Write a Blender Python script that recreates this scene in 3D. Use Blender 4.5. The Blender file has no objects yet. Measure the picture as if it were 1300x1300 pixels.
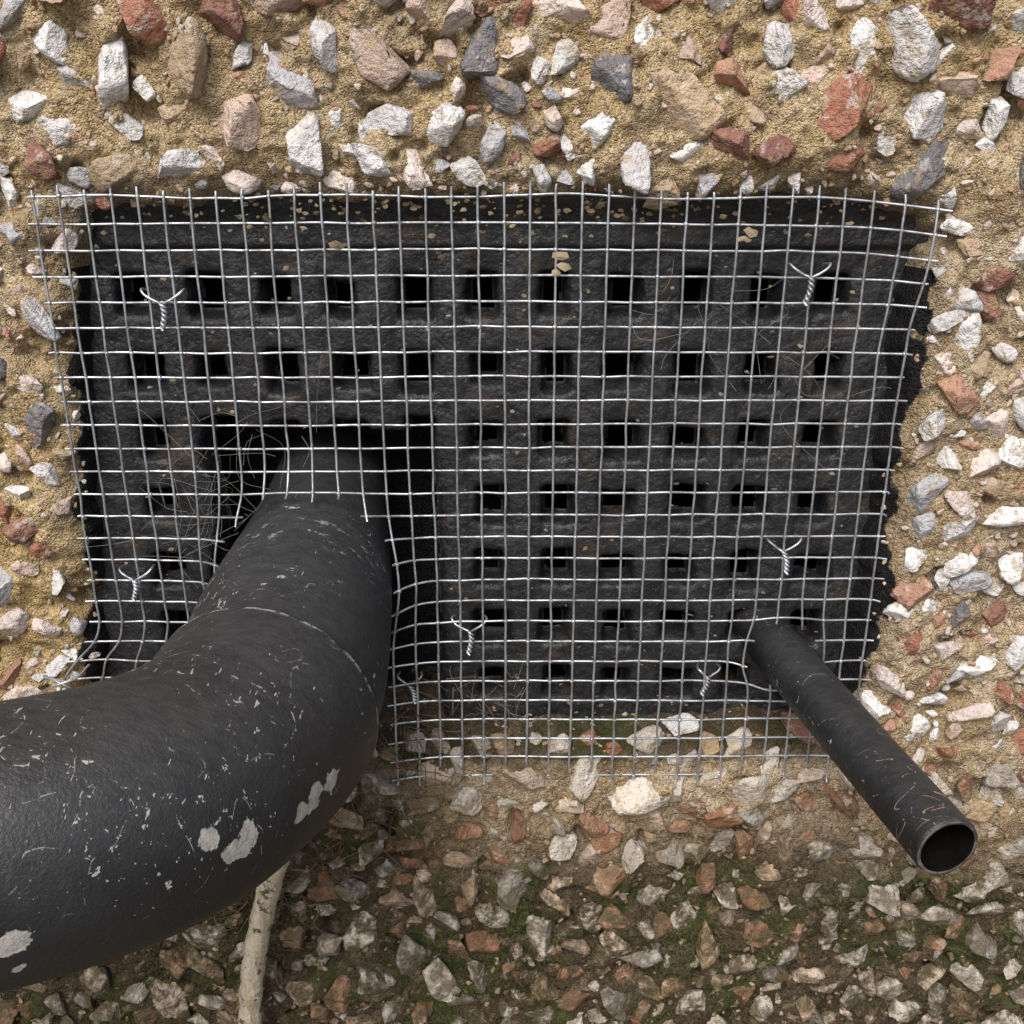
import bpy, bmesh, math, random
import numpy as np
from mathutils import Vector, noise as mnoise
random.seed(7); rng=np.random.default_rng(11)
S=0.22   # one modelling unit (about 0.22 m)
scene=bpy.context.scene
scene.view_settings.view_transform='Standard'
scene.view_settings.look='None'; scene.view_settings.exposure=0; scene.view_settings.gamma=1

# ------------------------------------------------------------ helpers
def new_obj(name,data,parent=None):
    o=bpy.data.objects.new(name,data); scene.collection.objects.link(o)
    if parent is not None: o.parent=parent
    else: o.scale=(S,S,S)
    return o
def mesh_np(name,V,F,smooth=True):
    me=bpy.data.meshes.new(name); V=np.asarray(V,dtype=np.float32); F=np.asarray(F,dtype=np.int32); k=F.shape[1]
    me.vertices.add(len(V)); me.vertices.foreach_set('co',V.ravel())
    me.loops.add(F.size); me.loops.foreach_set('vertex_index',F.ravel())
    me.polygons.add(len(F)); me.polygons.foreach_set('loop_start',np.arange(0,F.size,k,dtype=np.int32))
    me.polygons.foreach_set('loop_total',np.full(len(F),k,dtype=np.int32))
    me.polygons.foreach_set('use_smooth',np.full(len(F),smooth,dtype=bool))
    me.update(calc_edges=True); me.validate(); return me
def add_attr(me,name,C):
    a=me.attributes.new(name,'FLOAT_COLOR','POINT'); C=np.asarray(C,dtype=np.float32)
    if C.shape[1]==3: C=np.concatenate([C,np.ones((len(C),1),dtype=np.float32)],1)
    a.data.foreach_set('color',C.ravel())
TAB=rng.random((256,256))
def vn(x,y,seed=0):
    x=np.asarray(x)+seed*17.31; y=np.asarray(y)+seed*9.77
    xi=np.floor(x).astype(int); yi=np.floor(y).astype(int); fx=x-xi; fy=y-yi
    fx=fx*fx*(3-2*fx); fy=fy*fy*(3-2*fy)
    a=TAB[xi&255,yi&255]; b=TAB[(xi+1)&255,yi&255]; c=TAB[xi&255,(yi+1)&255]; d=TAB[(xi+1)&255,(yi+1)&255]
    return (a*(1-fx)+b*fx)*(1-fy)+(c*(1-fx)+d*fx)*fy
def fbm(x,y,sc,o=4,seed=0):
    s=0;a=1;t=0
    for i in range(o):
        s=s+a*vn(x*sc*2**i,y*sc*2**i,seed+i*3); t+=a; a*=.5
    return s/t*2-1
def ss(a,b,x):
    t=np.clip((x-a)/(b-a),0,1); return t*t*(3-2*t)
def sdpoly(X,Z,P):
    d=np.full(X.shape,1e9); s=np.ones(X.shape); n=len(P)
    for i in range(n):
        ax,az=P[i]; bx,bz=P[i-1]; ex,ez=bx-ax,bz-az; wx,wz=X-ax,Z-az
        t=np.clip((wx*ex+wz*ez)/(ex*ex+ez*ez),0,1)
        d=np.minimum(d,(wx-ex*t)**2+(wz-ez*t)**2)
        c1=Z>=az; c2=Z<bz; c3=ex*wz>ez*wx
        fl=(c1&c2&c3)|(~c1&~c2&~c3); s=np.where(fl,-s,s)
    return s*np.sqrt(d)

# ------------------------------------------------------------ node helpers
def mat(name):
    m=bpy.data.materials.new(name); m.use_nodes=True; nt=m.node_tree; nt.nodes.clear()
    out=nt.nodes.new('ShaderNodeOutputMaterial'); b=nt.nodes.new('ShaderNodeBsdfPrincipled')
    nt.links.new(b.outputs[0],out.inputs[0]); return m,nt,b
class N:
    def __init__(s,nt): s.nt=nt; s.tc=nt.nodes.new('ShaderNodeTexCoord').outputs['Object']
    def put(s,sock,v):
        if isinstance(v,bpy.types.NodeSocket): s.nt.links.new(v,sock)
        else:
            if isinstance(v,(tuple,list)) and len(v)==3 and len(sock.default_value)==4: v=(*v,1)
            sock.default_value=v
    def noise(s,scale,detail=4,rough=.55,vec=None,dist=0,col=False):
        n=s.nt.nodes.new('ShaderNodeTexNoise'); s.nt.links.new(vec or s.tc,n.inputs['Vector'])
        n.inputs['Scale'].default_value=scale; n.inputs['Detail'].default_value=detail; n.inputs['Roughness'].default_value=rough; n.inputs['Distortion'].default_value=dist
        return n.outputs['Color' if col else 'Fac']
    def vor(s,scale,vec=None):
        n=s.nt.nodes.new('ShaderNodeTexVoronoi'); s.nt.links.new(vec or s.tc,n.inputs['Vector']); n.inputs['Scale'].default_value=scale
        return n.outputs['Distance'], n.outputs['Color']
    def ramp(s,v,a,b,lo=0.,hi=1.):
        n=s.nt.nodes.new('ShaderNodeMapRange'); n.interpolation_type='SMOOTHSTEP'; s.put(n.inputs[0],v)
        n.inputs[1].default_value=a; n.inputs[2].default_value=b; n.inputs[3].default_value=lo; n.inputs[4].default_value=hi
        return n.outputs[0]
    def math(s,op,a,b=0.):
        n=s.nt.nodes.new('ShaderNodeMath'); n.operation=op; s.put(n.inputs[0],a); s.put(n.inputs[1],b)
        return n.outputs[0]
    def mix(s,f,a,b,mode='MIX'):
        n=s.nt.nodes.new('ShaderNodeMix'); n.data_type='RGBA'; n.blend_type=mode
        s.put(n.inputs['Factor'],f)
        ia=[i for i in n.inputs if i.name=='A' and i.type=='RGBA'][0]; ib=[i for i in n.inputs if i.name=='B' and i.type=='RGBA'][0]
        s.put(ia,a); s.put(ib,b); return [o for o in n.outputs if o.type=='RGBA'][0]
    def attr(s,name):
        n=s.nt.nodes.new('ShaderNodeAttribute'); n.attribute_name=name; return n
    def sep(s,v):
        n=s.nt.nodes.new('ShaderNodeSeparateColor'); s.nt.links.new(v,n.inputs[0]); return n.outputs
    def mapping(s,scale,rot=(0,0,0),loc=(0,0,0)):
        n=s.nt.nodes.new('ShaderNodeMapping'); s.nt.links.new(s.tc,n.inputs[0]); n.inputs['Scale'].default_value=scale; n.inputs['Rotation'].default_value=rot; n.inputs['Location'].default_value=loc
        return n.outputs[0]
    def bump(s,h,dist,strength=1.):
        n=s.nt.nodes.new('ShaderNodeBump'); s.put(n.inputs['Height'],h); n.inputs['Distance'].default_value=dist*S; n.inputs['Strength'].default_value=strength
        return n.outputs[0]
    def normalz(s):
        g=s.nt.nodes.new('ShaderNodeNewGeometry'); x=s.nt.nodes.new('ShaderNodeSeparateXYZ'); s.nt.links.new(g.outputs['Normal'],x.inputs[0]); return x.outputs[2]
    def dist(s,c):
        v=s.nt.nodes.new('ShaderNodeVectorMath'); v.operation='DISTANCE'; s.nt.links.new(s.tc,v.inputs[0]); v.inputs[1].default_value=c
        return v.outputs['Value']
    def lines(s,scale,vec,w,zone):   # thin curved hairline marks: contour of a noise field, broken up by a second field
        v=s.math('ABSOLUTE',s.math('SUBTRACT',s.noise(scale,1,.4,vec=vec),.5))
        return s.math('MULTIPLY',s.ramp(v,w,w*.3),zone)

# ------------------------------------------------------------ materials
def mortar_mat():
    m,nt,b=mat('pebbledash_mortar'); n=N(nt)
    a=n.sep(n.attr('mask').outputs['Color'])   # painted lip and cavity shade, dirt, yellow
    bc=n.sep(n.noise(8,3,.6,col=True)); mid=n.noise(42,4,.68); fine=n.noise(250,2,.7); gd,gc=n.vor(470)
    c=n.mix(n.ramp(bc[0],.38,.62),(.38,.275,.15),(.54,.435,.29))
    c=n.mix(n.math('MULTIPLY',a[2],.85),c,(.60,.42,.16))
    c=n.mix(n.ramp(bc[1],.52,.70,0,.5),c,(.26,.19,.12))
    c=n.mix(n.ramp(mid,.46,.68,0,.7),c,(.20,.135,.075))
    g=n.sep(gc)[0]
    c=n.mix(n.ramp(g,.7,.95,0,.45),c,(.70,.63,.51))
    c=n.mix(n.ramp(g,.25,.05,0,.65),c,(.13,.08,.045))
    c=n.mix(n.ramp(fine,.52,.75,0,.5),c,(.22,.15,.085))
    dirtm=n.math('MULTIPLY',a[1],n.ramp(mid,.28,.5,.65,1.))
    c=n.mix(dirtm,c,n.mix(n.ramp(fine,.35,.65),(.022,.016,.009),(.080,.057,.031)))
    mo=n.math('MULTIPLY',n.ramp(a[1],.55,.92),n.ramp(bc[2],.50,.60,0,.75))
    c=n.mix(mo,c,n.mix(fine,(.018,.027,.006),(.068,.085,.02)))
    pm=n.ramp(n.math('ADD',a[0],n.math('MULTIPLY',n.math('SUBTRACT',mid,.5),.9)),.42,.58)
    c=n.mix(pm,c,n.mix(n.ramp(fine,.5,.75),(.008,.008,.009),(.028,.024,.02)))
    nt.links.new(c,b.inputs['Base Color'])
    nt.links.new(n.math('SUBTRACT',.95,n.math('MULTIPLY',pm,.35)),b.inputs['Roughness'])
    b.inputs['Specular IOR Level'].default_value=.25
    h=n.math('ADD',n.math('MULTIPLY',fine,.9),n.math('ADD',n.math('MULTIPLY',mid,2.4),n.math('MULTIPLY',gd,-.4)))
    nt.links.new(n.bump(h,.0065,.95),b.inputs['Normal']); return m
def stone_mat():
    m,nt,b=mat('crushed_stone'); n=N(nt)
    col=n.attr('col'); al=col.outputs['Alpha']; c=col.outputs['Color']
    big=n.noise(30,3,.6,dist=.6); f=n.noise(130,3,.72); fc=n.sep(n.noise(48,4,.7,col=True))
    c=n.mix(n.ramp(big,.42,.70,0,.30),c,n.mix(.5,c,(.32,.17,.10)))
    c=n.mix(n.ramp(f,.50,.68,0,.6),c,n.mix(1,c,(.40,.39,.40),'MULTIPLY'))
    c=n.mix(n.ramp(fc[0],.57,.63,0,.40),c,(.68,.66,.64))
    c=n.mix(n.ramp(fc[1],.52,.64,0,.6),c,(.36,.26,.14))
    d=n.math('MULTIPLY',al,n.ramp(fc[2],.32,.58))
    c=n.mix(d,c,n.mix(f,(.035,.027,.014),(.115,.09,.045)))
    nt.links.new(c,b.inputs['Base Color']); b.inputs['Roughness'].default_value=.62
    b.inputs['Specular IOR Level'].default_value=.30
    h=n.math('ADD',n.math('MULTIPLY',big,1.6),f)
    nt.links.new(n.bump(h,.008,.85),b.inputs['Normal']); return m
def iron_mat():
    m,nt,b=mat('painted_cast_iron'); n=N(nt)
    f=n.noise(110,3,.65); mc=n.sep(n.noise(16,4,.68,col=True))
    c=n.mix(n.ramp(f,.4,.7),(.010,.0107,.013),(.022,.0235,.027))
    c=n.mix(n.ramp(mc[1],.54,.68,0,.6),c,(.055,.039,.027))
    c=n.mix(n.ramp(n.noise(300,2,.7),.68,.72,0,.6),c,(.28,.25,.20))
    nt.links.new(c,b.inputs['Base Color']); nt.links.new(n.ramp(mc[0],.3,.7,.40,.66),b.inputs['Roughness'])
    nt.links.new(n.bump(n.math('ADD',n.math('MULTIPLY',mc[0],2.8),n.math('MULTIPLY',f,1.0)),.0055,.55),b.inputs['Normal']); return m
def pipe_mat(name,patches=(),base=(.017,.018,.020),rust=None,lo=.62,dust_sheen=.2,seam=False):
    m,nt,b=mat(name); n=N(nt)
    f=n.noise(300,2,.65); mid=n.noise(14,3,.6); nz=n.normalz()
    c=n.mix(n.ramp(mid,.35,.68),base,tuple(x*1.35 for x in base))
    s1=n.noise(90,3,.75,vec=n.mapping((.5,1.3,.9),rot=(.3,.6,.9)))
    c=n.mix(n.math('MULTIPLY',n.ramp(nz,-.1,1.,0,dust_sheen),n.ramp(s1,.30,.65,.4,1.)),c,(.17,.167,.16))  # lightens upward faces: dusty film plus a top highlight put into the colour
    zn=n.noise(7,3,.6,vec=n.mapping((1,1,1),loc=(2,5,1)))
    zone=n.ramp(zn,.42,.66,-.035,.042)
    s2=n.noise(150,2,.7,vec=n.mapping((1.8,.3,1),rot=(.9,.2,-.4)))
    fl=n.math('MAXIMUM',n.ramp(n.math('ADD',s1,zone),lo+.065,lo+.08),n.ramp(n.math('ADD',s2,zone),lo+.085,lo+.10))
    brk=n.math('MULTIPLY',n.ramp(s1,.50,.56),n.ramp(zn,.46,.55))
    ln=n.lines(16,n.mapping((1,1,1),rot=(.3,.2,.1)),.0035,brk)
    fl=n.math('MAXIMUM',fl,n.math('MULTIPLY',ln,.8))
    if seam:
        sa=n.sep(n.attr('seam').outputs['Color'])
        fl=n.math('MAXIMUM',fl,n.math('MULTIPLY',sa[0],n.ramp(s1,.45,.56)))
        fl=n.math('MAXIMUM',fl,n.math('MULTIPLY',sa[1],n.ramp(s1,.60,.66)))
    c=n.mix(n.math('MULTIPLY',fl,.8),c,(.42,.41,.39))
    pk=None
    if patches:
        pn=n.math('SUBTRACT',n.noise(34,4,.6),.5)
        for (p,r) in patches:
            d=n.math('SUBTRACT',n.math('ADD',n.dist(p),n.math('MULTIPLY',pn,r*3.8)),r)
            k=n.ramp(d,.001,-.001); pk=k if pk is None else n.math('MAXIMUM',pk,k)
        c=n.mix(pk,c,n.mix(n.ramp(s1,.4,.65),(.38,.37,.335),(.27,.265,.25)))
    if rust is not None:
        k=n.math('MULTIPLY',n.ramp(n.dist(rust[0]),rust[1],rust[1]*.4),n.lines(30,n.mapping((.5,1.2,.5),rot=(.5,.3,.8)),.005,n.ramp(s1,.48,.53)))
        c=n.mix(n.math('MULTIPLY',k,.7),c,(.42,.28,.21))
    nt.links.new(c,b.inputs['Base Color']); nt.links.new(n.ramp(mid,.3,.7,.40,.54),b.inputs['Roughness'])
    b.inputs['Specular IOR Level'].default_value=.42
    h=n.math('ADD',n.math('MULTIPLY',mid,.8),n.math('MULTIPLY',f,.26))
    if pk is not None: h=n.math('SUBTRACT',h,n.math('MULTIPLY',pk,.5))
    h=n.math('ADD',h,n.math('MULTIPLY',fl,.18))
    nt.links.new(n.bump(h,.007,.55),b.inputs['Normal']); return m
def metal_mat():
    m,nt,b=mat('galvanised_wire'); n=N(nt)
    f=n.noise(30,4,.75)
    nt.links.new(n.mix(n.ramp(f,.38,.62),(.54,.575,.62),(.27,.27,.28)),b.inputs['Base Color'])
    b.inputs['Metallic'].default_value=.75; nt.links.new(n.ramp(f,.3,.7,.34,.58),b.inputs['Roughness']); return m
def simple(name,c1,c2,sc=60,rough=.85,bd=.003,spec=.4):
    m,nt,b=mat(name); n=N(nt); f=n.noise(sc,4,.65); b.inputs['Specular IOR Level'].default_value=spec
    nt.links.new(n.mix(n.ramp(f,.35,.66),c1,c2),b.inputs['Base Color']); b.inputs['Roughness'].default_value=rough
    nt.links.new(n.bump(f,bd,.8),b.inputs['Normal']); return m
M_mortar=mortar_mat(); M_stone=stone_mat(); M_iron=iron_mat(); M_wire=metal_mat()

# ------------------------------------------------------------ wall relief
OPEN=[(-.500,.366),(-.30,.378),(-.045,.384),(.20,.382),(.42,.380),(.478,.362),(.492,.335),(.483,.25),(.478,.093),(.480,-.076),(.468,-.225),(.440,-.330),(.2,-.350),(-.098,-.355),(-.35,-.355),(-.52,-.325),(-.57,-.27),(-.553,-.054),(-.533,.153),(-.518,.30)]
def open_d(X,Z): return sdpoly(X,Z,OPEN)+.010*fbm(X,Z,14,3,5)+.003*fbm(X,Z,60,2,9)
def base_h(X,Z):
    d=open_d(X,Z)
    w=.032+.060*ss(-.25,-.35,Z)+.020*ss(.40,.46,X)
    h=-.19*ss(0,1,(-d+.004)/w)
    h=h-.020*np.exp(-np.clip(d,0,1)/.022)*(d>0)-.020*(d<=0)
    h=h+.018*fbm(X,Z,3.2,3,1)+.014*fbm(X,Z,13,3,2)
    return h
def dirt_fn(X,Z):
    g=ss(-.37,-.60,Z+.06*fbm(X,Z,4,3,21))*.95
    g=np.maximum(g,1.0*np.exp(-((X+.22)/.20)**2-((Z+.50)/.16)**2))
    g=np.maximum(g,.6*np.exp(-((X-.56)/.22)**2-((Z+.52)/.10)**2))
    return np.clip(g,0,1)
def axis(lo,hi,st,LO,HI):
    a=list(np.arange(lo,hi,st)); s=st*1.5; x=a[-1]
    while x<HI: x+=s; a.append(x); s*=1.12
    s=st*1.5; x=a[0]; pre=[]
    while x>LO: x-=s; pre.append(x); s*=1.12
    return np.array(pre[::-1]+a)
AX=axis(-.90,.90,.0030,-12,12); AZ=axis(-.94,.68,.0030,-4.1,9)
GX,GZ=np.meshgrid(AX,AZ)
H=base_h(GX,GZ)
out=ss(-.03,.01,open_d(GX,GZ))
H+=out*(.008*fbm(GX,GZ,34,3,31)+.004*fbm(GX,GZ,95,2,33))
pit=fbm(GX,GZ,22,3,35); H-=out*.020*ss(.25,.58,pit)

# ---- place stones
sizes=[(.036,60),(.031,420),(.0265,1300),(.0225,3200),(.0182,6000),(.0140,9500),(.0100,13000),(.0062,16000)]
PX=np.zeros(30000);PZ=np.zeros(30000);PR=np.zeros(30000);cnt=0
for r0,att in sizes:
    xs=rng.uniform(-1.1,1.1,att); zs=rng.uniform(-1.10,.90,att); rs=r0*rng.uniform(.88,1.15,att)
    dd=open_d(xs,zs); clus=fbm(xs,zs,6,2,77)
    for i in range(att):
        x,z,r=xs[i],zs[i],rs[i]
        if z<-.36 and r>.027: r*=.90
        if abs(x)>.47 and abs(z)<.36 and r>.025: r*=.80
        lim=r*.6 if z>-.28 else -.012
        if x>.45: lim=max(lim,r+.012)
        if dd[i]<lim: continue
        k=1.
        if x<-.50 and -.40<z<.33: k=.22
        elif z>.33: k=.78 if r0>.012 else .9
        if rng.random()>k: continue
        if k<.3 and clus[i]<-.02: continue
        if z>.33 and clus[i]<-.34 and r>.018: continue
        tight=.80 if z>.33 else .77
        if r0<.012: tight=.95
        if cnt:
            q=(PX[:cnt]-x)**2+(PZ[:cnt]-z)**2
            if (q<((PR[:cnt]+r)*tight)**2).any(): continue
        PX[cnt]=x;PZ[cnt]=z;PR[cnt]=r;cnt+=1
# loose grit bedded between the chips
NG=5600; xs=rng.uniform(-.9,.9,NG); zs=rng.uniform(-.92,.66,NG); dd=open_d(xs,zs)
for i in range(NG):
    if dd[i]>0 or (zs[i]<-.30 and dd[i]>-.03):
        PX[cnt]=xs[i];PZ[cnt]=zs[i];PR[cnt]=rng.uniform(.0022,.0050);cnt+=1
PX=PX[:cnt];PZ=PZ[:cnt];PR=PR[:cnt]
BH=base_h(PX,PZ)
for i in range(cnt):
    x,z,r=PX[i],PZ[i],PR[i]; R=r*1.9
    if r<.0055: continue
    i0,i1=np.searchsorted(AX,[x-R,x+R]); j0,j1=np.searchsorted(AZ,[z-R,z+R])
    if i1<=i0 or j1<=j0: continue
    d=np.sqrt((GX[j0:j1,i0:i1]-x)**2+(GZ[j0:j1,i0:i1]-z)**2)/r
    H[j0:j1,i0:i1]+= r*.36*(1-ss(.6,1.8,d))
def hgt(x,z):
    i=np.clip(np.searchsorted(AX,x),0,len(AX)-1); j=np.clip(np.searchsorted(AZ,z),0,len(AZ)-1); return H[j,i]
near=(np.abs(GX)<.90)&(GZ>-.94)&(GZ<.68)
H+=near*.0024*(rng.random(H.shape)-.5)
D=open_d(GX,GZ)
paint_and_shade=ss(.024,-.004,D+.020*fbm(GX,GZ,20,3,41)-.006*ss(.4,.5,GX))
paint_and_shade=np.where(GZ>.30,ss(.004,-.022,D),paint_and_shade)
paint_and_shade=np.where(GZ<-.30,ss(-.02,-.06,D),paint_and_shade)
paint_and_shade=np.maximum(paint_and_shade,.8*np.exp(-((GX+.55)/.03)**2-((GZ+.26)/.06)**2))
paint_and_shade=np.maximum(paint_and_shade,1.4*ss(-.05,-.065,D)*(GZ>-.28))  # cavity behind the holes blackened: its shade is put into the colour
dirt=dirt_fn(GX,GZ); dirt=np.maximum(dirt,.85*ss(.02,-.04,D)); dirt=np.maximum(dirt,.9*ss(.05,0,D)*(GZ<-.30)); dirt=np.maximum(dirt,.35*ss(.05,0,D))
yel=np.maximum(np.exp(-((GX+.66)/.13)**2-((GZ+.12)/.30)**2),.30*ss(.35,.5,GZ))
ny,nx=GX.shape
V=np.stack([GX.ravel(),-H.ravel(),GZ.ravel()],1)
I=np.arange(ny*nx).reshape(ny,nx)
F=np.stack([I[:-1,:-1].ravel(),I[:-1,1:].ravel(),I[1:,1:].ravel(),I[1:,:-1].ravel()],1)
me=mesh_np('wall_relief',V,F); add_attr(me,'mask',np.stack([paint_and_shade.ravel(),dirt.ravel(),yel.ravel()],1)); me.materials.append(M_mortar)
wall=bpy.data.objects.new('pebbledash_wall',None); scene.collection.objects.link(wall); wall.scale=(S,S,S)
new_obj('mortar_render',me,wall)

# ---- stone prototypes: angular crushed chips
def ico(sub):
    bm=bmesh.new(); bmesh.ops.create_icosphere(bm,subdivisions=sub,radius=1)
    v=np.array([q.co[:] for q in bm.verts]); f=np.array([[w.index for w in q.verts] for q in bm.faces]); bm.free(); return v,f
def proto(v,seed):
    r=np.random.default_rng(seed); p=v*1.25
    for k in range(r.integers(9,14)):
        nrm=r.normal(size=3); nrm/=np.linalg.norm(nrm); dd=r.uniform(.44,.84)
        e=np.maximum(0,p@nrm-dd); p=p-e[:,None]*nrm
    off=Vector(r.uniform(0,50,3))
    for i in range(len(p)):
        q=Vector(p[i]); a=mnoise.noise(q*2.0+off)*.08+mnoise.noise(q*5.5+off)*.065
        p[i]*=1+a
    return p/np.abs(p).max(0)*.98
v4,f4=ico(4); v3,f3=ico(3); v2,f2=ico(2)
P4=[proto(v4,s) for s in range(40)]; P3=[proto(v3,s+100) for s in range(30)]; P2=[proto(v2,s+200) for s in range(12)]
PAL=[((.76,.745,.73),27),((.64,.635,.64),13),((.70,.60,.555),14),((.42,.42,.44),7),((.56,.43,.36),9),((.34,.15,.10),10),((.43,.24,.17),8),((.25,.12,.095),6),((.46,.35,.24),6),((.20,.20,.215),4)]
pw=np.array([p[1] for p in PAL],float); pw/=pw.sum()
VV=[];FF=[];CC=[];off=0
dS=dirt_fn(PX,PZ); HG=hgt(PX,PZ)
for i in range(cnt):
    x,z,r=PX[i],PZ[i],PR[i]
    inn=(abs(x)<.80 and -.88<z<.62); grit=r<.0055
    if grit: P=P2[rng.integers(12)];Fb=f2
    elif r>.0165 and inn: P=P4[rng.integers(40)];Fb=f4
    else: P=P3[rng.integers(30)];Fb=f3
    sc=np.array([1.26,.58+.25*rng.random(),.70+.32*rng.random()])*r*1.08
    a=rng.uniform(0,2*math.pi); ti=rng.normal(0,.30); tj=rng.normal(0,.30)
    sx,sz=rng.choice([-1,1]),rng.choice([-1,1])
    p=P*np.array([sx,1,sz])
    Fx=Fb if sx*sz>0 else Fb[:,::-1]
    p=p*sc
    Rz=np.array([[math.cos(ti),-math.sin(ti),0],[math.sin(ti),math.cos(ti),0],[0,0,1]])
    Rx=np.array([[1,0,0],[0,math.cos(tj),-math.sin(tj)],[0,math.sin(tj),math.cos(tj)]])
    Ry=np.array([[math.cos(a),0,math.sin(a)],[0,1,0],[-math.sin(a),0,math.cos(a)]])
    p=p@(Ry@Rx@Rz).T
    h=(HG[i]+r*.1) if grit else BH[i]+r*rng.uniform(.10,.40)
    p=p+np.array([x,-h,z])
    VV.append(p);FF.append(Fx+off);off+=len(p)
    c=np.array(PAL[rng.choice(len(PAL),p=pw)][0])*rng.uniform(.82,1.1)
    if grit: c=c*.5+np.array([.22,.16,.09])
    if z<-.34: c=(c*.70+np.array([.055,.04,.02]))*np.array([1,.95,.86])
    c=np.clip(c,0,.79)
    al=np.clip(dS[i]*1.0+rng.uniform(-.25,.12),0,1)
    CC.append(np.tile(np.array([*c,al]),(len(p),1)))
V=np.concatenate(VV);F=np.concatenate(FF);C=np.concatenate(CC)
me=mesh_np('stone_chips',V,F); add_attr(me,'col',C); me.materials.append(M_stone)
new_obj('stone_chips',me,wall)

# ------------------------------------------------------------ ground far below the vent
gx=np.linspace(-60,60,61); gX,gY=np.meshgrid(gx,gx); gZ=-4.0+.04*fbm(gX,gY,.8,3,3)
I=np.arange(61*61).reshape(61,61)
me=mesh_np('ground',np.stack([gX.ravel(),gY.ravel(),gZ.ravel()],1),np.stack([I[:-1,:-1].ravel(),I[:-1,1:].ravel(),I[1:,1:].ravel(),I[1:,:-1].ravel()],1))
me.materials.append(simple('soil_and_gravel',(.10,.08,.05),(.24,.21,.17),3,.95,.03)); new_obj('ground',me)

# ------------------------------------------------------------ cast iron vent grate
ax=np.arange(-.590,.520,.0025); az=np.arange(-.385,.394,.0025); X,Z=np.meshgrid(ax,az)
rows=[.2631,.1690,.0783,-.0085,-.1005,-.1895,-.2765]; cols=[-.0341+.0865*k for k in range(-5,6)]
dh=np.full(X.shape,9.); colm=np.zeros(X.shape)
jn=.0034*fbm(X,Z,38,3,61)
for rz in rows:
    for cx in cols:
        cx2=cx+rng.uniform(-.004,.004)+ (.2631-rz)*.012; cz=rz+rng.uniform(-.004,.004); hx=.0218+rng.uniform(-.004,.0025); hz=.0258+rng.uniform(-.005,.0025); rr=.007
        qx=np.abs(X-cx2)-hx+rr; qz=np.abs(Z-cz)-hz+rr
        d=np.sqrt(np.maximum(qx,0)**2+np.maximum(qz,0)**2)+np.minimum(np.maximum(qx,qz),0)-rr
        dh=np.minimum(dh,d)
for cx in cols: colm=np.maximum(colm,ss(.032,.026,np.abs(X-cx-(.2631-Z)*.012)))
cut=[(-.405,.098),(-.30,.100),(-.098,.088),(-.094,-.2),(-.10,-.5),(-.43,-.5),(-.42,-.2),(-.395,-.05)]
dh=np.minimum(dh,sdpoly(X,Z,cut)+.012*fbm(X,Z,16,3,66)*ss(-.25,-.33,X))
dh=dh+jn
h=-.052+.005*fbm(X,Z,6,2,62)+.0022*fbm(X,Z,32,3,63)-.0020*colm*ss(.315,.30,Z)
h=h-.005*np.exp(-np.clip(dh,0,1)/.0025)-.040*ss(0,-.005,dh)
h+= .008*ss(.318,.326,Z)+.018*ss(.345,.385,Z)
ny,nx=X.shape; I=np.arange(ny*nx).reshape(ny,nx)
F=np.stack([I[:-1,:-1].ravel(),I[:-1,1:].ravel(),I[1:,1:].ravel(),I[1:,:-1].ravel()],1)
keep=(dh.ravel()[F]>-.0065).any(1); F=F[keep]
me=mesh_np('iron_plate',np.stack([X.ravel(),-h.ravel(),Z.ravel()],1),F); me.materials.append(M_iron)
grate=new_obj('air_vent_grate',me)

# ------------------------------------------------------------ swept tubes
def catmull(P,n):
    P=np.array(P,float); P=np.vstack([2*P[0]-P[1],P,2*P[-1]-P[-2]]); out=[]
    for i in range(1,len(P)-2):
        a,b,c,d=P[i-1],P[i],P[i+1],P[i+2]
        for t in np.linspace(0,1,n,endpoint=False):
            out.append(.5*((2*b)+(-a+c)*t+(2*a-5*b+4*c-d)*t*t+(-a+3*b-3*c+d)*t**3))
    out.append(P[-2]); return np.array(out)
def sweep(C,R,nseg):
    T=np.gradient(C,axis=0); T/=np.linalg.norm(T,axis=1)[:,None]
    u=np.array([1,0,0.]) if abs(T[0,0])<.8 else np.array([0,0,1.]); u-=T[0]*(u@T[0]); u/=np.linalg.norm(u)
    V=[]; th=np.linspace(0,2*math.pi,nseg,endpoint=False)
    for i in range(len(C)):
        u=u-T[i]*(u@T[i]); u/=np.linalg.norm(u); w=np.cross(T[i],u)
        V.append(C[i]+(np.cos(th)[:,None]*u+np.sin(th)[:,None]*w)*R[i])
    V=np.concatenate(V); n=len(C); I=np.arange(n*nseg).reshape(n,nseg)
    F=np.stack([I[:-1].ravel(),I[1:].ravel(),np.roll(I,-1,1)[1:].ravel(),np.roll(I,-1,1)[:-1].ravel()],1)[:,::-1]
    return V,F
# points given as x, height, protrusion from wall, radius
BP=[(-.2582,-.012,-.20,.078),(-.2543,-.0405,-.08,.086),(-.257,-.080,.02,.104),(-.2615,-.110,.12,.116),(-.262,-.128,.23,.119),(-.283,-.132,.34,.119),(-.336,-.124,.435,.118),(-.429,-.112,.505,.117),(-.56,-.108,.545,.117),(-.75,-.11,.55,.117),(-1.3,-.13,.55,.117),(-1.75,-.18,.55,.117),(-1.98,-.40,.55,.117),(-2.02,-.9,.55,.117),(-2.02,-2,.55,.117),(-2.02,-4.1,.55,.117)]
Q=catmull([(a,-c,b,r) for a,b,c,r in BP],100); C=Q[:,:3]; R=Q[:,3].copy()
seg=np.arange(len(C))/100.
R+=.0065*ss(4.27,4.30,seg)*(1-ss(4.34,5.2,seg))-.0050*np.exp(-((seg-4.25)/.022)**2)-.0015*ss(3.6,4.2,seg)*(1-ss(4.27,4.3,seg))
V,F=sweep(C,R,144)
pipe_me=mesh_np('pipe_body',V,F)
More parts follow.
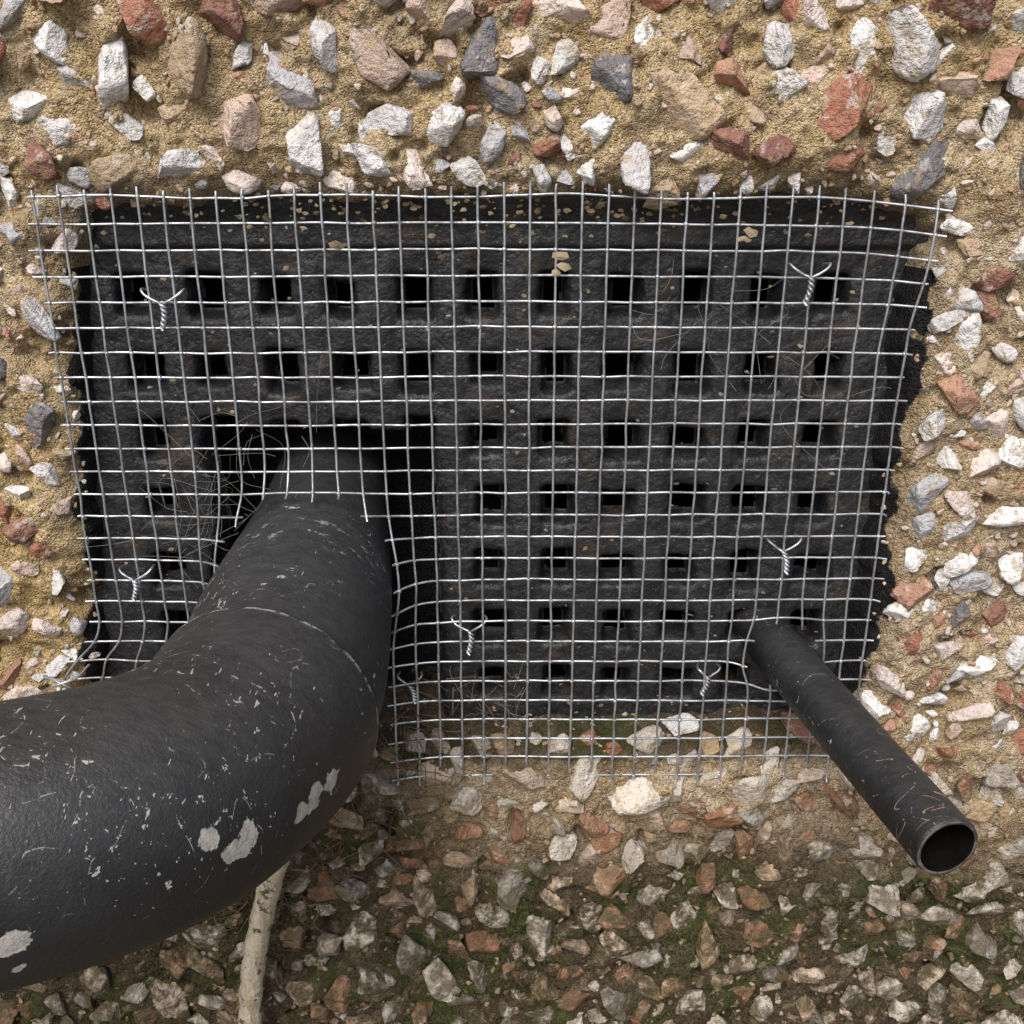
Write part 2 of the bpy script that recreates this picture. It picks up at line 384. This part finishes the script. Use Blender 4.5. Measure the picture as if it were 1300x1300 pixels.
sm=np.repeat(np.exp(-((seg-4.30)/.026)**2),144); sm2=np.repeat(.8*np.exp(-((seg-2.35)/.28)**2),144)
add_attr(pipe_me,'seam',np.stack([sm,sm2,sm*0],1))
patches=[((-.184,-.412,-.132),.015),((-.176,-.388,-.136),.013),((-.196,-.430,-.136),.010),((-.229,-.490,-.122),.014),((-.240,-.50,-.125),.009),((-.252,-.514,-.102),.008),((-.377,-.608,-.124),.010),((-.380,-.602,-.155),.006)]
pipe_me.materials.append(pipe_mat('black_pipe_plastic',patches,base=(.0125,.0132,.015),dust_sheen=.17,seam=True))
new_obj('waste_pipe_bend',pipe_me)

tp=catmull([(.325,.20,-.185),(.346,.05,-.192),(.366,-.05,-.200),(.404,-.21,-.216),(.438,-.37,-.2252)],40)
Ro=np.full(len(tp),.0345); Ro[-1]-=.001
Vo,Fo=sweep(tp,Ro,72)
Vi,Fi=sweep(tp,np.full(len(tp),.0298),72); Fi=Fi[:,::-1]+len(Vo)
n0=(len(tp)-1)*72; a=np.arange(72); rim=np.stack([n0+a,n0+(a+1)%72,len(Vo)+n0+(a+1)%72,len(Vo)+n0+a],1)
me=mesh_np('tube',np.concatenate([Vo,Vi]),np.concatenate([Fo,Fi,rim]))
me.materials.append(pipe_mat('black_overflow_plastic',[],base=(.010,.0105,.012),rust=((.430,-.31,-.20),.12),lo=.645,dust_sheen=.14))
me.materials.append(simple('shaded_tube_lining',(.002,.002,.002),(.005,.0045,.004),50,.95,.001,.08))  # near-black inner wall: the shade inside the tube put into its colour
me.materials.append(simple('cut_plastic_edge',(.035,.034,.033),(.14,.12,.105),70,.7,.002))
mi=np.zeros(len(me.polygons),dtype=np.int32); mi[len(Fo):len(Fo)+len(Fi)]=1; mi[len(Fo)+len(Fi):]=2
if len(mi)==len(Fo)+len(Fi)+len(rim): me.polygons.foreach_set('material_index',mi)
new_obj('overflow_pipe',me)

# ------------------------------------------------------------ cable
cp=catmull([(-.25,.10,-.30),(-.268,-.02,-.37),(-.318,-.062,-.475),(-.352,-.062,-.585),(-.372,-.068,-.68),(-.383,-.07,-.78),(-.392,-.06,-1.0),(-.40,-.06,-1.6),(-.41,-.06,-4.05)],40)
rr=.0155+.0009*np.sin(np.arange(len(cp))*.33)+.0012*rng.random(len(cp))
V,F=sweep(cp,rr,28); me=mesh_np('cable',V,F)
def cable_mat():
    m,nt,b=mat('weathered_cable_sheath'); n=N(nt)
    v=n.mapping((1,1,.25)); c=n.mix(n.ramp(n.noise(60,4,.7,vec=v),.35,.65),(.55,.49,.38),(.38,.31,.21))
    c=n.mix(n.ramp(n.noise(45,4,.75),.56,.63),c,(.09,.065,.04)); nt.links.new(c,b.inputs['Base Color']); b.inputs['Roughness'].default_value=.8
    nt.links.new(n.bump(n.noise(90,4,.7,vec=v),.009,.9),b.inputs['Normal']); return m
me.materials.append(cable_mat()); new_obj('old_cable',me)

# ------------------------------------------------------------ wire mesh guard
pitch=.0296; nc=35; nr=27; x0=-.541; z0=.383
WR=.00148
def warp(i,j):
    x=x0+pitch*i; z=z0-pitch*.999*j
    x+=.0025*float(fbm(np.array(x),np.array(z),2,2,51)); z+=.003*float(fbm(np.array(x),np.array(z),2.2,2,52))
    h=.010+.004*float(fbm(np.array(x),np.array(z),2,2,53))
    h+=.022*math.exp(-((x-.50)/.07)**2)*math.exp(-((z-.33)/.12)**2)
    if x>.36: x+=.012*((x-.36)/.1)**2*math.exp(-((z-.36)/.085)**2); z-=.006*((x-.36)/.1)**2*math.exp(-((z-.36)/.085)**2)
    if j==0: z+=.002*math.sin(i*.7)
    cx,cz=-.257,-.082; dx,dz=x-cx,z-cz; d=math.hypot(dx,dz)
    if d<.20 and z>-.25:
        push=.015*math.exp(-max(0,d-.10)/.022); x+=dx/d*push; z+=dz/d*push
        h+=.026*math.exp(-max(0,d-.105)/.028)
    if -.16<x<-.05 and z<-.08: h+=.012*math.exp(-(x+.16)/.03)
    if x<-.30 and z<-.14:
        k=float(ss(-.14,-.28,z)); z+=.018*k*math.exp(-((x+.40)/.09)**2)
        h+=.035*k*math.exp(-((x+.38)/.08)**2); x+=.006*k*math.sin(j*2.1+i)
        z+=.004*k*math.sin(i*1.9)
        x-=.075*float(ss(-.15,-.27,z))*math.exp(-max(0,x+.53)/.07)
    dx,dz=x-.356,z+.196; d=math.hypot(dx,dz)
    if d<.09:
        pu=.016*math.exp(-max(0,d-.036)/.015); x+=dx/d*pu; z+=dz/d*pu; h+=.010*math.exp(-max(0,d-.036)/.02)
    return np.array([x,-h,z])
G=np.array([[warp(i,j) for j in range(nr)] for i in range(nc)])
okk=np.ones((nc,nr),bool)
for i in range(nc):
    for j in range(nr):
        x=x0+pitch*i; z=z0-pitch*j
        if math.hypot(x+.257,z+.082)<.098: okk[i,j]=False
        if -.355<x<-.160 and z<-.09: okk[i,j]=False
        if x<-.16 and z<-.292: okk[i,j]=False
        if math.hypot(x-.356,z+.196)<.030: okk[i,j]=False
cu=bpy.data.curves.new('wires','CURVE'); cu.dimensions='3D'; cu.bevel_depth=WR; cu.bevel_resolution=2; cu.use_fill_caps=True
def addpoly(cu,pts,rad=None):
    sp=cu.splines.new('POLY'); sp.points.add(len(pts)-1)
    for k,p in enumerate(pts): sp.points[k].co=(*p,1); sp.points[k].radius=1 if rad is None else rad[k]
def wire(nodes,par):
    nodes=np.array([p for p in nodes])
    if len(nodes)<2: return
    e0=nodes[0]+(nodes[0]-nodes[1])*rng.uniform(.15,.5); e1=nodes[-1]+(nodes[-1]-nodes[-2])*rng.uniform(.15,.5)
    if rng.random()<.5: e1=e1+np.array([0,-.006*rng.random(),0])
    ctrl=[e0]; off=.75*WR*(1 if par else -1)
    for k,p in enumerate(nodes): ctrl.append(p+np.array([rng.normal(0,.0004),-off+rng.normal(0,.0003),rng.normal(0,.0004)]))
    ctrl.append(e1); addpoly(cu,catmull(ctrl,4))
for i in range(nc):
    run=[]
    for j in range(nr):
        if okk[i,j]: run.append(G[i,j])
        else: wire(run,True); run=[]
    wire(run,True)
for j in range(nr):
    run=[]
    for i in range(nc):
        if okk[i,j]: run.append(G[i,j])
        else: wire(run,False); run=[]
    wire(run,False)
# crumpled offcut ends at the lower left corner, hooked against the pipe
for k in range(16):
    p=np.array([rng.uniform(-.63,-.44),-.03-.03*rng.random(),rng.uniform(-.265,-.215)]); a=rng.uniform(-.5,.9)
    L=rng.uniform(.03,.075); q=p+np.array([math.cos(a)*L,-.012,math.sin(a)*L*.8]); m=(p+q)/2+np.array([rng.normal()*.004,-.01,rng.normal()*.007])
    addpoly(cu,catmull([p,m,q],8))
cu.materials.append(M_wire)
guard=bpy.data.objects.new('wire_mesh_guard',None); scene.collection.objects.link(guard); guard.scale=(S,S,S)
new_obj('wires',cu,guard)
vi,fi=ico(2); VV=[];FF=[];o=0
for i in range(nc):
    for j in range(nr):
        if okk[i,j]:
            VV.append(vi*np.array([.0026,.0027,.0026])*rng.uniform(.8,1.25)+G[i,j]); FF.append(fi+o); o+=len(vi)
me=mesh_np('welds',np.concatenate(VV),np.concatenate(FF)); me.materials.append(M_wire); new_obj('welds',me,guard)

# ------------------------------------------------------------ twisted ties
ties=[(-.409,.268,.3,1),(.346,.298,-.5,1),(-.486,-.085,.2,.9),(-.055,-.158,0,.9),(.345,-.044,.5,1),(-.138,-.240,.9,.7),(.262,-.228,-.6,.7)]
for x,z,rot,sz in ties:
    cu=bpy.data.curves.new('tie','CURVE'); cu.dimensions='3D'; cu.bevel_depth=.0016; cu.bevel_resolution=2; cu.use_fill_caps=True
    L=.028*rng.uniform(.85,1.15)*sz; turns=2.6; asym=rng.uniform(.7,1.15)
    for sgn in (-1,1):
        q=asym if sgn<0 else 1.
        pts=[(sgn*.021*q,.010,.008),(sgn*.024*q,-.007,.011*q),(sgn*.019*q,-.014,.006),(sgn*.008*q,-.016,-.001)]
        P=[np.array(p)*sz for p in catmull(pts,8)][:-1]
        for t in np.linspace(0,1,40):
            a=turns*2*math.pi*t+(0 if sgn>0 else math.pi); w=.0024*(1-.1*t)
            P.append(np.array([math.cos(a)*w+.010*t*rot+.002*math.sin(t*4), (-.017-.010*t)*sz+math.sin(a)*w, -.003-L*t]))
        e=P[-1]; P.append(e+np.array([sgn*.003,-.002,-.003]))
        addpoly(cu,[(x+p[0], p[1]+.002, z+p[2]) for p in P])
    cu.materials.append(M_wire); new_obj('wire_tie',cu)

# ------------------------------------------------------------ moss between the lower chips
N0=130000; mx=rng.uniform(-.90,.90,N0); mz=rng.uniform(-.94,-.40,N0)
w=dirt_fn(mx,mz)*ss(-.45,-.74,mz); nn=fbm(mx,mz,8,4,71); kp=(w>.15)&(nn>.05)&(rng.random(N0)<w*ss(.05,.30,nn))
mx=mx[kp];mz=mz[kp]; mh=hgt(mx,mz); n=len(mx)
L=rng.uniform(.004,.010,n); d=rng.normal(size=(n,3))*np.array([.6,.3,.6])+np.array([0,-.8,.35]); d/=np.linalg.norm(d,axis=1)[:,None]
b=np.stack([mx,-mh+.001,mz],1); s=np.cross(d,rng.normal(size=(n,3))); s/=np.linalg.norm(s,axis=1)[:,None]; s*=.0011
V=np.stack([b-s,b+s,b+d*L[:,None]*.6+s*.9,b+d*L[:,None]],1).reshape(-1,3); F=np.arange(n*4).reshape(n,4)
me=mesh_np('moss',V,F); me.materials.append(simple('moss_green',(.024,.033,.007),(.085,.108,.02),14,.9,.001)); new_obj('moss',me)

# ------------------------------------------------------------ cobwebs, roots, leaf litter
cu=bpy.data.curves.new('cobweb','CURVE'); cu.dimensions='3D'; cu.bevel_depth=.00026; cu.bevel_resolution=0
def strands(cx,cz,h,n,L,sp,rad=None):
    for k in range(n):
        p=np.array([cx,-h,cz])+rng.normal(size=3)*np.array([sp,.012,sp]); a=rng.uniform(0,2*math.pi); l=L*rng.uniform(.4,1.3)
        q=p+np.array([math.cos(a)*l,rng.normal()*.01,math.sin(a)*l]); m=(p+q)/2+rng.normal(size=3)*l*.2
        addpoly(cu,catmull([p,m,q],6),rad)
strands(.24,.25,.0,9,.07,.03); strands(.33,.20,-.01,8,.09,.03); strands(-.06,-.26,.0,12,.06,.03); strands(-.33,.08,-.01,14,.08,.04); strands(-.41,-.02,-.02,34,.07,.03); strands(-.02,-.30,0,12,.05,.04)
cu.materials.append(simple('cobweb_silk',(.30,.28,.24),(.18,.15,.12),40,.8,.0005)); new_obj('cobweb',cu)
cu=bpy.data.curves.new('roots','CURVE'); cu.dimensions='3D'; cu.bevel_depth=.0009; cu.bevel_resolution=1
for (cx,cz,hh,nk,sp) in [(-.16,-.40,.02,90,.05),(-.30,-.45,.03,150,.07),(-.36,-.58,.03,80,.05),(-.10,-.36,.0,50,.05)]:
    strands(cx,cz,hh,nk,.045,sp,np.linspace(1,.4,13))
cu.materials.append(simple('dry_rootlets',(.06,.04,.022),(.16,.11,.065),40,.9,.0005)); new_obj('dry_rootlets',cu)
VV=[];FF=[];o=0
def flake(x,z,h,r):
    global o
    k=7; a=rng.uniform(0,6.28); th=np.linspace(0,6.28,k,endpoint=False)+a; R=r*rng.uniform(.5,1.2,k)
    tl=rng.normal(size=2)*.6
    pts=[np.array([x,-h-.3*r,z])]
    for t,q in zip(th,R):
        dx,dz=math.cos(t)*q*1.5,math.sin(t)*q; pts.append(np.array([x+dx,-h-dx*tl[0]-dz*tl[1],z+dz]))
    VV.append(np.array(pts)); FF.append(np.array([[o,o+1+i,o+1+(i+1)%k] for i in range(k)])); o+=k+1
for (x,z,r) in [(.055,.318,.007),(.060,.308,.006),(.052,.300,.004),(.273,.345,.006),(.265,.338,.005),(.10,.375,.005),(-.20,.330,.006),(-.28,.36,.005)]: flake(x,z,.014,r)
for k in range(300):
    x=rng.uniform(-.52,.45); z=rng.uniform(-.36,.36) if k%3 else rng.uniform(-.37,-.29)
    if -.43<x<-.09 and z<.10: continue
    flake(x,z,-.045+.008*rng.random(),rng.uniform(.0010,.0030))
for k in range(300):
    x=rng.uniform(-.50,.46); z=.385-abs(rng.normal(0,.022)); flake(x,z,-.030+.01*rng.random(),rng.uniform(.001,.0034))
me=mesh_np('leaf_litter',np.concatenate(VV),np.concatenate(FF),False); me.materials.append(simple('dry_leaf',(.34,.27,.17),(.13,.095,.055),30,.8,.001)); new_obj('leaf_litter',me)

# ------------------------------------------------------------ light + camera
el,rot=math.radians(48),math.radians(200)
w=bpy.data.worlds.new('World'); scene.world=w; w.use_nodes=True; nt=w.node_tree
sky=nt.nodes.new('ShaderNodeTexSky'); sky.sky_type='NISHITA'; sky.sun_disc=False; sky.sun_elevation=el; sky.sun_rotation=rot; sky.dust_density=3.5; sky.air_density=1.1
bg=nt.nodes['Background']; nt.links.new(sky.outputs[0],bg.inputs[0]); bg.inputs[1].default_value=.15
sd=Vector((math.sin(rot)*math.cos(el),math.cos(rot)*math.cos(el),math.sin(el)))
l=bpy.data.lights.new('sun','SUN'); l.energy=3.1; l.angle=math.radians(38); l.color=(1,.965,.92)
lo=bpy.data.objects.new('sun',l); scene.collection.objects.link(lo); lo.rotation_euler=(-sd).to_track_quat('-Z','Y').to_euler(); lo.location=(0,-2,3)
cam=bpy.data.cameras.new('camera'); co=bpy.data.objects.new('camera',cam); scene.collection.objects.link(co)
cam.sensor_width=36; cam.lens=36; cam.clip_start=.005; cam.clip_end=200
co.location=(0,-1.2216*S,.4446*S); co.rotation_euler=(math.radians(70),0,0)
scene.camera=co
